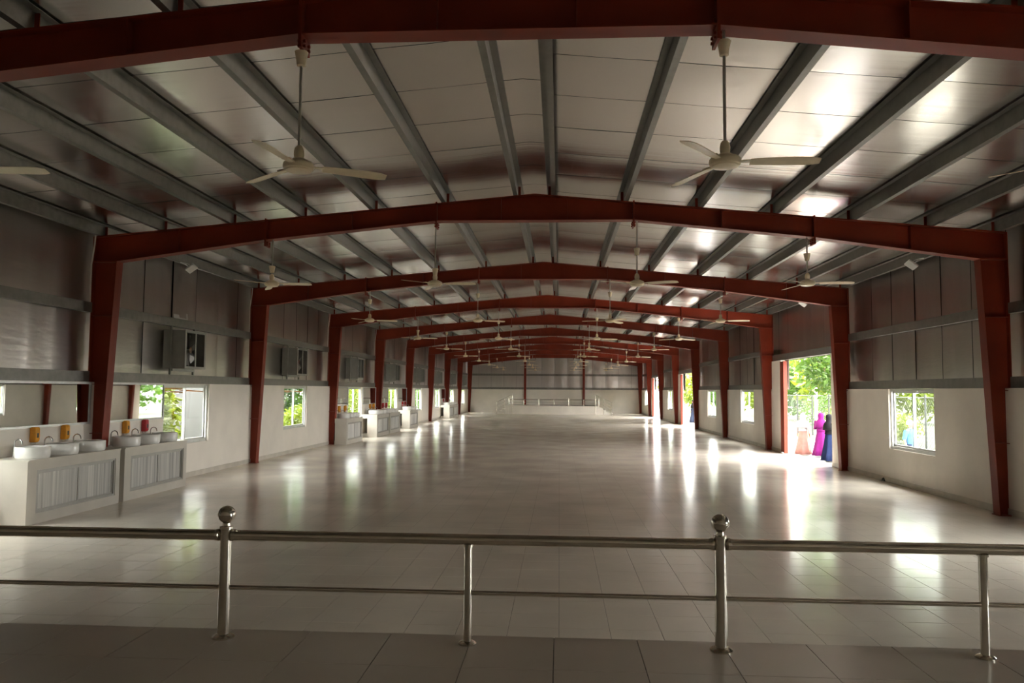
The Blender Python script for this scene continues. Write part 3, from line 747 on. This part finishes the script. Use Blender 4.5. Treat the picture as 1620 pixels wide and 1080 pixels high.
# ------------------------------------------------------------------ outside: ground, walls, fence, plants
GZ = -0.15
struct(MB().box(-60, -XWO, -40, 160, GZ - 0.2, GZ).build('ground_left', 'lawn'), 'grass outside the left wall')
struct(MB().box(XWO, 11.8, -40, 160, GZ - 0.2, GZ).build('ground_right', 'concrete'), 'pale paving outside the right wall')
struct(MB().box(11.8, 90, -40, 160, GZ - 0.2, GZ - 0.01).build('ground_lawn', 'lawn'), 'grass beyond the wire fence on the right')
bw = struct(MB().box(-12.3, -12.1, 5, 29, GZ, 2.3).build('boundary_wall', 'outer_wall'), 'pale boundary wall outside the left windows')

def foliage(name, mat_, centre, rad, n, size, parent, seed, squash=1.0):
    r = random.Random(seed); vs = []; fs = []
    for k in range(n):
        while True:
            p = Vector((r.uniform(-1, 1), r.uniform(-1, 1), r.uniform(-1, 1)))
            if 0.25 < p.length < 1: break
        p = p * (0.75 + 0.25 * r.random())
        c = Vector(centre) + Vector((p.x * rad[0], p.y * rad[1], p.z * rad[2]))
        d = Vector((r.uniform(-1, 1), r.uniform(-1, 1), r.uniform(-0.9, 0.5))).normalized()
        w = d.cross(Vector((r.uniform(-1, 1), r.uniform(-1, 1), r.uniform(-1, 1)))).normalized()
        L = size * r.uniform(0.7, 1.3); W = L * 0.26; nn = d.cross(w) * (L * 0.08)
        b0 = len(vs)
        vs += [c, c + d * L * 0.45 + w * W + nn, c + d * L, c + d * L * 0.45 - w * W + nn]
        fs += [(b0, b0 + 1, b0 + 2), (b0, b0 + 2, b0 + 3)]
    m = MB(); m.v = [tuple(v) for v in vs]; m.f = fs
    me = bpy.data.meshes.new(name); me.from_pydata(m.v, [], m.f); me.materials.append(MATS[mat_])
    o = obj(name, me, parent); o['kind'] = 'stuff'
    return o
def tree(x, y, hgt, crown, leaf, n, size, label, seed, trunk_r=0.09, grp='trees outside the right wall'):
    t = thing('broadleaf_tree', label, 'tree', (x, y, GZ), grp)
    r = random.Random(seed)
    MB().tube([(x, y, GZ), (x + 0.05, y, GZ + hgt * 0.3), (x - 0.04, y + 0.05, GZ + hgt * 0.6), (x, y, GZ + hgt * 0.9)], [trunk_r * 1.25, trunk_r, trunk_r * 0.8, trunk_r * 0.4], 10).build('trunk', 'bark', t, True)
    for k in range(5):
        a = r.uniform(0, 2 * PI); z = GZ + hgt * r.uniform(0.4, 0.65)
        e_ = (x + math.cos(a) * crown[0] * 0.7, y + math.sin(a) * crown[1] * 0.7, z + hgt * 0.25)
        MB().tube([(x, y, z), ((x + e_[0]) / 2, (y + e_[1]) / 2, z + hgt * 0.16), e_], [trunk_r * 0.5, trunk_r * 0.35, trunk_r * 0.15], 7).build('branch', 'bark', t, True)
    foliage('crown', leaf, (x, y, GZ + hgt * 0.72), crown, n, size, t, seed)
    return t
def bush(x, y, rad, leaf, n, size, label, seed, grp):
    t = thing('leafy_bush', label, 'bush', (x, y, GZ), grp)
    r = random.Random(seed)
    for k in range(4):
        a = r.uniform(0, 2 * PI)
        MB().tube([(x, y, GZ), (x + math.cos(a) * rad[0] * 0.5, y + math.sin(a) * rad[1] * 0.5, GZ + rad[2] * 1.2)], [0.03, 0.012], 6).build('stem', 'bark', t, True)
    foliage('foliage', leaf, (x, y, GZ + rad[2]), rad, n, size, t, seed)
NTH = ('first', 'second', 'third', 'fourth', 'fifth', 'sixth', 'seventh', 'eighth', 'ninth')
# right side
tree(10.6, 29.5, 4.6, (1.5, 1.6, 1.5), 'leaf_green', 1500, 0.26, 'young broad-leaved tree just outside the nearest right doorway', 11, 0.05)
tree(13.5, 38.0, 6.5, (2.6, 3.0, 2.3), 'leaf_lime', 2600, 0.26, 'bright green tree deep behind the nearest right doorway', 12)
tree(17.0, 44.0, 7.5, (3.2, 3.6, 2.8), 'leaf_lime', 2600, 0.30, 'tall lime green tree far behind the nearest right doorway', 13)
tree(15.0, 31.0, 6.0, (2.4, 2.4, 2.2), 'leaf_green', 2200, 0.26, 'dense green tree behind the wire fence on the right', 14)
tree(19.0, 24.0, 6.0, (2.8, 2.8, 2.3), 'leaf_lime', 2200, 0.28, 'lime green tree beyond the nearest right window', 15)
for k, (x, y, r_, lf) in enumerate(((15.4, 40.5, (1.6, 2.0, 0.9), 'leaf_lime'), (14.6, 34.0, (1.2, 1.8, 0.7), 'leaf_lime'), (14.3, 26.0, (1.2, 1.8, 0.7), 'leaf_green'), (14.4, 21.0, (1.2, 1.8, 0.8), 'leaf_lime'), (15.5, 45.3, (1.8, 2.4, 1.1), 'leaf_green'))):
    bush(x, y, r_, lf, 1300, 0.17, ('lime bush far behind the three figures', 'lime bush at the fence behind the doorway', 'green bush behind the fence in the nearest right window', 'lime bush behind the fence at the edge of the right window', 'green bush far behind the doorway figures')[k], 30 + k, 'bushes outside the right wall')
for k in range(9):
    yy = 52.5 + k * 9.2; bush(19.0, yy, (3.2, 4.4, 3.3 + (k % 2) * 0.5), ('leaf_lime', 'leaf_green', 'leaf_lime')[k % 3], 1500, 0.62, '%s tree, counted from the camera, in the distant green row on the right' % NTH[k], 200 + k, 'distant trees beyond the right wall')
bush(26.0, 57.0, (3.0, 6.5, 3.2), 'leaf_lime', 3000, 0.5, 'broad lime green clump filling the view through the nearest right window', 240, 'bushes outside the right wall')
# left side
for k, (x, y, r_, lf, lb) in enumerate((
        (-9.6, 18.6, (0.7, 1.0, 1.35), 'leaf_lime', 'tall yellow green shrub in the nearest left window'),
        (-8.9, 8.6, (0.7, 2.6, 1.45), 'leaf_green', 'unseen shrub added to dim the left window beside the nearest counter'),  # added out of view to cut the window light on the counter side
        (-10.0, 31.0, (0.65, 2.2, 0.75), 'leaf_lime', 'low lime shrub in the second left window'),
        (-11.55, 32.5, (0.55, 2.6, 2.0), 'leaf_dark', 'dark tall shrub in the second left window'),
        (-10.4, 41.2, (0.9, 3.2, 1.5), 'leaf_lime', 'yellow green shrub in the third left window'),
        (-10.6, 50.6, (0.9, 3.4, 1.4), 'leaf_lime', 'lime shrub in the fourth left window'),
        (-10.6, 60.2, (0.9, 3.4, 1.2), 'leaf_green', 'low green shrub in the fifth left window'),
        (-10.6, 69.0, (0.9, 3.0, 1.5), 'leaf_green', 'green shrub in the sixth left window'),
        (-10.6, 78.5, (0.9, 3.2, 1.4), 'leaf_green', 'green shrub in the seventh left window'),
        (-10.6, 88.5, (0.9, 3.4, 1.4), 'leaf_lime', 'lime shrub in the farthest left window'))):
    bush(x, y, r_, lf, 1500, 0.20, lb, 51 + k if k else 50, 'shrubs outside the left wall')
for k in range(9):
    bush(-15.5, 26.0 + k * 9.5, (1.8, 4.7, 3.3), ('leaf_green', 'leaf_lime', 'leaf_green')[k % 3], 2300, 0.5, '%s clump, counted from the camera, of the hedge row outside the left windows' % NTH[k], 300 + k, 'hedge row outside the left wall')
# corrugated awning outside the nearest left window
def awning(y0, y1, label):
    t = thing('corrugated_awning', label, 'awning', (-8.4, (y0 + y1) / 2, 2.0), 'rusty awnings over left windows')
    vs = []; fs = []; n = int((y1 - y0) / 0.03)
    for k in range(n + 1):
        y = y0 + (y1 - y0) * k / n; z = 0.02 * math.sin(k * PI / 2)
        vs += [(-7.97, y, 2.12 + z), (-8.9, y, 1.93 + z)]
    for k in range(n): fs.append((2 * k, 2 * k + 2, 2 * k + 3, 2 * k + 1))
    o = MB().add(vs, fs).build('sheet', 'rust_sheet', t, True); so_ = o.modifiers.new('thick', 'SOLIDIFY'); so_.thickness = 0.003
    for y in (y0 + 0.1, (y0 + y1) / 2, y1 - 0.1):
        MB().tube([(-7.955, y, 1.85), (-8.85, y, 1.90)], 0.018, 6).build('bracket', 'rust_sheet', t)
awning(FY(1) + 2.3, FY(1) + 5.6, 'rusty corrugated awning outside the nearest left window')
awning(FY(2) + 2.3, FY(2) + 5.2, 'rusty corrugated awning outside the second left window')
# wire fence on the right
ft = thing('wire_fence', 'grey chain link fence seen through the nearest right window', 'fence', (13.0, 30, GZ))
for k in range(13):
    y = 18 + k * 2.4
    MB().tube([(13.0, y, GZ), (13.0, y, 1.9)], 0.035, 8).build('fence_post', 'fence_wire', ft, True)
b = MB()
L_ = 28.8; st_ = 0.16; zt_ = 1.8; z_b = GZ + 0.05; hh = zt_ - z_b
k = -int(hh / st_)
def wire(y0, z0, y1, z1): b.add([(12.997, y0 - 0.004, z0), (12.997, y0 + 0.004, z0), (12.997, y1 + 0.004, z1), (12.997, y1 - 0.004, z1), (13.003, y0 - 0.004, z0), (13.003, y0 + 0.004, z0), (13.003, y1 + 0.004, z1), (13.003, y1 - 0.004, z1)],
                                       [(0, 1, 2, 3), (7, 6, 5, 4), (1, 5, 6, 2), (4, 0, 3, 7)])
while k * st_ < L_:
    a = k * st_; y0, y1 = max(a, 0), min(a + hh, L_)
    if y1 > y0:
        wire(18 + y0, z_b + y0 - a, 18 + y1, z_b + y1 - a); wire(18 + y0, zt_ - (y0 - a), 18 + y1, zt_ - (y1 - a))
    k += 1
o = b.build('wire_mesh', 'fence_wire', ft); o['kind'] = 'stuff'
for z in (GZ + 0.05, 1.8): MB().tube([(13.0, 18, z), (13.0, 46.8, z)], 0.018, 6).build('fence_rail', 'fence_wire', ft, True)
tag(MB().tube([(10.9, 32.5, GZ), (10.9, 32.5, 2.3)], 0.07, 10).build('concrete_post', 'concrete', None, True), 'slim grey post standing behind the figures in the nearest doorway', 'post')

# ------------------------------------------------------------------ people
def person(x, y, hgt, face, dress, scarf, label, skirt=None, cap=False, trousers=None, pose=0, name='person'):
    t = thing('person', label, 'person', (x, y, GZ), None, face)   # faces local -y
    k = hgt / 1.6
    J = {}; V = []; E = []; Rr = []
    def v(nm, p, r): J[nm] = len(V); V.append(Vector(p) * k); Rr.append(r * k)
    def e(a, c): E.append((J[a], J[c]))
    v('pelvis', (0, 0, 0.86), 0.125); v('waist', (0, 0, 1.02), 0.115); v('chest', (0, -0.01, 1.20), 0.130); v('neckb', (0, 0, 1.33), 0.06); v('neck', (0, -0.01, 1.39), 0.048)
    v('head', (0, -0.02, 1.46), 0.080); v('crown', (0, -0.01, 1.53), 0.078); v('nose', (0, -0.105, 1.455), 0.014)
    for a, c in (('pelvis', 'waist'), ('waist', 'chest'), ('chest', 'neckb'), ('neckb', 'neck'), ('neck', 'head'), ('head', 'crown'), ('head', 'nose')): e(a, c)
    hands = {}
    for s, n_ in ((-1, 'r'), (1, 'l')):
        if pose == 1: el, wr = (s * 0.21, -0.06, 1.03), (s * 0.10, -0.20, 1.02)
        else: el, wr = (s * 0.22, 0.02, 1.05), (s * 0.23, -0.05, 0.83)
        v('sh' + n_, (s * 0.155, 0, 1.28), 0.058); v('el' + n_, el, 0.042); v('wr' + n_, wr, 0.027)
        d = (Vector(wr) - Vector(el)).normalized(); pm = Vector(wr) + d * 0.06; v('pm' + n_, pm, 0.030)
        e('chest', 'sh' + n_); e('sh' + n_, 'el' + n_); e('el' + n_, 'wr' + n_); e('wr' + n_, 'pm' + n_)
        side = d.cross(Vector((s, 0, 0))).normalized() if abs(d.z) > 0.6 else Vector((0, 0, 1))
        for q, (off, ln) in enumerate(((-0.024, 0.062), (-0.008, 0.075), (0.009, 0.07), (0.025, 0.055))):
            f0 = pm + d * 0.028 + side * off; f1 = f0 + d * ln * 0.5; f2 = f1 + d * ln * 0.45 - Vector((s * 0.012, 0, 0))
            v('f%s%d' % (n_, q), f0, 0.010); v('g%s%d' % (n_, q), f1, 0.009); v('h%s%d' % (n_, q), f2, 0.008)
            e('pm' + n_, 'f%s%d' % (n_, q)); e('f%s%d' % (n_, q), 'g%s%d' % (n_, q)); e('g%s%d' % (n_, q), 'h%s%d' % (n_, q))
        th0 = Vector(wr) + d * 0.03 - side * 0.034; th1 = th0 + d * 0.035 - side * 0.016
        v('t' + n_, th0, 0.011); v('u' + n_, th1, 0.009); e('wr' + n_, 't' + n_); e('t' + n_, 'u' + n_)
        st = 0.05 * s if not pose else -0.03 * s
        v('hip' + n_, (s * 0.085, 0, 0.82), 0.088); v('kn' + n_, (s * 0.09, -0.02 + st * 0.7, 0.46), 0.056); v('an' + n_, (s * 0.09, 0.02 + st, 0.075), 0.036); v('to' + n_, (s * 0.095, -0.13 + st, 0.03), 0.030)
        e('pelvis', 'hip' + n_); e('hip' + n_, 'kn' + n_); e('kn' + n_, 'an' + n_); e('an' + n_, 'to' + n_)
    me = bpy.data.meshes.new('body'); me.from_pydata([tuple(q) for q in V], E, [])
    bm = bmesh.new(); bm.from_mesh(me); lay = bm.verts.layers.skin.verify(); bm.verts.ensure_lookup_table()
    for q, vv in enumerate(bm.verts):
        vv[lay].radius = (Rr[q], Rr[q]); vv[lay].use_root = (q == 0)
    bm.to_mesh(me); bm.free(); me.materials.append(MATS['skin'])
    o = obj('body', me, t, True)
    sk = o.modifiers.new('Skin', 'SKIN'); sk.use_smooth_shade = True; o.modifiers.new('Sub', 'SUBSURF').levels = 1; o.modifiers['Sub'].render_levels = 1
    for s in (-1, 1):
        MB().lathe([(0.001, -0.008 * k), (0.009 * k, -0.004 * k), (0.011 * k, 0), (0.009 * k, 0.004 * k), (0.001, 0.008 * k)], 8, (s * 0.03 * k, -0.095 * k, 1.485 * k)).build('eye', 'hair_dark', o, True, True)
    MB().box(-0.022 * k, 0.022 * k, -0.101 * k, -0.088 * k, 1.415 * k, 1.424 * k).build('mouth', 'cloth_rose', o, False, True)
    def loft(rings, n_, nm, mt, folds=0, famp=0.0, parent=t):
        vs = []; fs = []; rr = random.Random(int(abs(x * 97 + y * 13)) + len(rings)); ph = rr.uniform(0, 6)
        for (cx, cy, z, rx, ry) in rings:
            for q in range(n_):
                a = 2 * PI * q / n_; amp = 1 + famp * math.sin(folds * a + ph) * max(0, (1.1 - z)) if folds else 1
                vs.append(((cx + rx * amp * math.cos(a)) * k, (cy + ry * amp * math.sin(a)) * k, z * k))
        for q in range(len(rings) - 1):
            for w in range(n_): c = (w + 1) % n_; fs.append((q * n_ + w, q * n_ + c, (q + 1) * n_ + c, (q + 1) * n_ + w))
        ob = MB().add(vs, fs).build(nm, mt, parent, True, True); sm = ob.modifiers.new('thick', 'SOLIDIFY'); sm.thickness = 0.006
        return ob
    if skirt or not trousers:
        low = skirt or dress
        loft([(0, 0.0, 0.045, 0.30, 0.27), (0, 0, 0.25, 0.26, 0.235), (0, 0, 0.55, 0.205, 0.185), (0, 0, 0.80, 0.165, 0.148), (0, 0, 1.0, 0.135, 0.125)], 28, 'skirt', low, 7, 0.12)
    else:
        for s in (-1, 1):
            st = 0.05 * s
            loft([(s * 0.09, 0.02 + st, 0.07, 0.055, 0.06), (s * 0.09, st * 0.7 - 0.01, 0.46, 0.075, 0.08), (s * 0.085, 0, 0.84, 0.105, 0.12), (s * 0.05, 0, 0.92, 0.12, 0.13)], 16, 'trouser_leg', trousers)
    loft([(0, 0, 0.80 if trousers else 0.93, 0.175, 0.155), (0, 0, 0.98, 0.150, 0.135), (0, -0.01, 1.16, 0.168, 0.145), (0, -0.005, 1.27, 0.172, 0.115), (0, 0, 1.335, 0.09, 0.08), (0, 0, 1.36, 0.062, 0.06)], 24, 'shirt', dress, 5, 0.05)
    for s, n_ in ((-1, 'r'), (1, 'l')):
        a, c, d = V[J['sh' + n_]], V[J['el' + n_]], V[J['wr' + n_]]
        end = c + (d - c) * (0.92 if scarf else 0.05)
        sb = MB().tube([a - (c - a) * 0.12, a, (a + c) / 2, c, end], [0.055 * k, 0.074 * k, 0.064 * k, 0.056 * k, 0.045 * k], 14, False).build('sleeve', dress, t, True, True)
    if scarf:
        # head scarf: hood with a face opening plus a shoulder cape
        rings = [(0, 0.01, 1.06, 0.215, 0.19), (0, 0.01, 1.20, 0.205, 0.175), (0, 0.01, 1.29, 0.165, 0.145), (0, 0.0, 1.35, 0.105, 0.105), (0, -0.005, 1.395, 0.092, 0.105), (0, -0.008, 1.45, 0.101, 0.112), (0, -0.005, 1.52, 0.100, 0.110), (0, 0.0, 1.575, 0.072, 0.082), (0, 0.0, 1.605, 0.02, 0.02)]
        n_ = 28; vs = []; fs = []
        for (cx, cy, z, rx, ry) in rings:
            for q in range(n_):
                a = 2 * PI * q / n_; vs.append(((cx + rx * math.cos(a)) * k, (cy + ry * math.sin(a)) * k, z * k))
        for q in range(len(rings) - 1):
            for w in range(n_):
                c = (w + 1) % n_
                am = (w + 0.5) / n_ * 2 * PI
                if q in (4, 5) and abs(am - 1.5 * PI) < 0.62: continue
                fs.append((q * n_ + w, q * n_ + c, (q + 1) * n_ + c, (q + 1) * n_ + w))
        ob = MB().add(vs, fs).build('head_scarf', scarf, t, True, True); sm = ob.modifiers.new('thick', 'SOLIDIFY'); sm.thickness = 0.005; sm.offset = 1
    else:
        MB().lathe([(0.088 * k, 1.47 * k), (0.094 * k, 1.50 * k), (0.094 * k, 1.53 * k), (0.080 * k, 1.57 * k), (0.045 * k, 1.605 * k), (0.003, 1.615 * k)], 20, (0, 0.008 * k, 0), False).build('cap' if cap else 'hair', 'cloth_white' if cap else 'hair_dark', t, True, True)
    return t
person(8.60, 26.75, 1.40, 2.5, 'cloth_white', 'cloth_white', 'person in white head scarf and pale pink skirt outside the nearest doorway', skirt='cloth_pink', pose=0)
person(9.02, 26.2, 1.44, 2.8, 'cloth_magenta', 'cloth_magenta', 'person draped in a bright magenta scarf outside the nearest doorway', skirt='cloth_magenta', pose=1)
person(8.66, 24.35, 1.45, 1.9, 'cloth_black', 'cloth_black', 'person in black scarf and navy skirt partly behind the door jamb', skirt='cloth_navy', pose=1)
person(9.35, 20.45, 1.42, 0.5, 'cloth_blue', None, 'person in light blue shirt and white cap beyond the nearest right window', cap=True, trousers='cloth_dark_blue')
person(9.4, 52.8, 1.55, -1.2, 'cloth_dark_blue', 'cloth_black', 'person in dark clothes standing outside the middle right doorway', skirt='cloth_dark_blue')
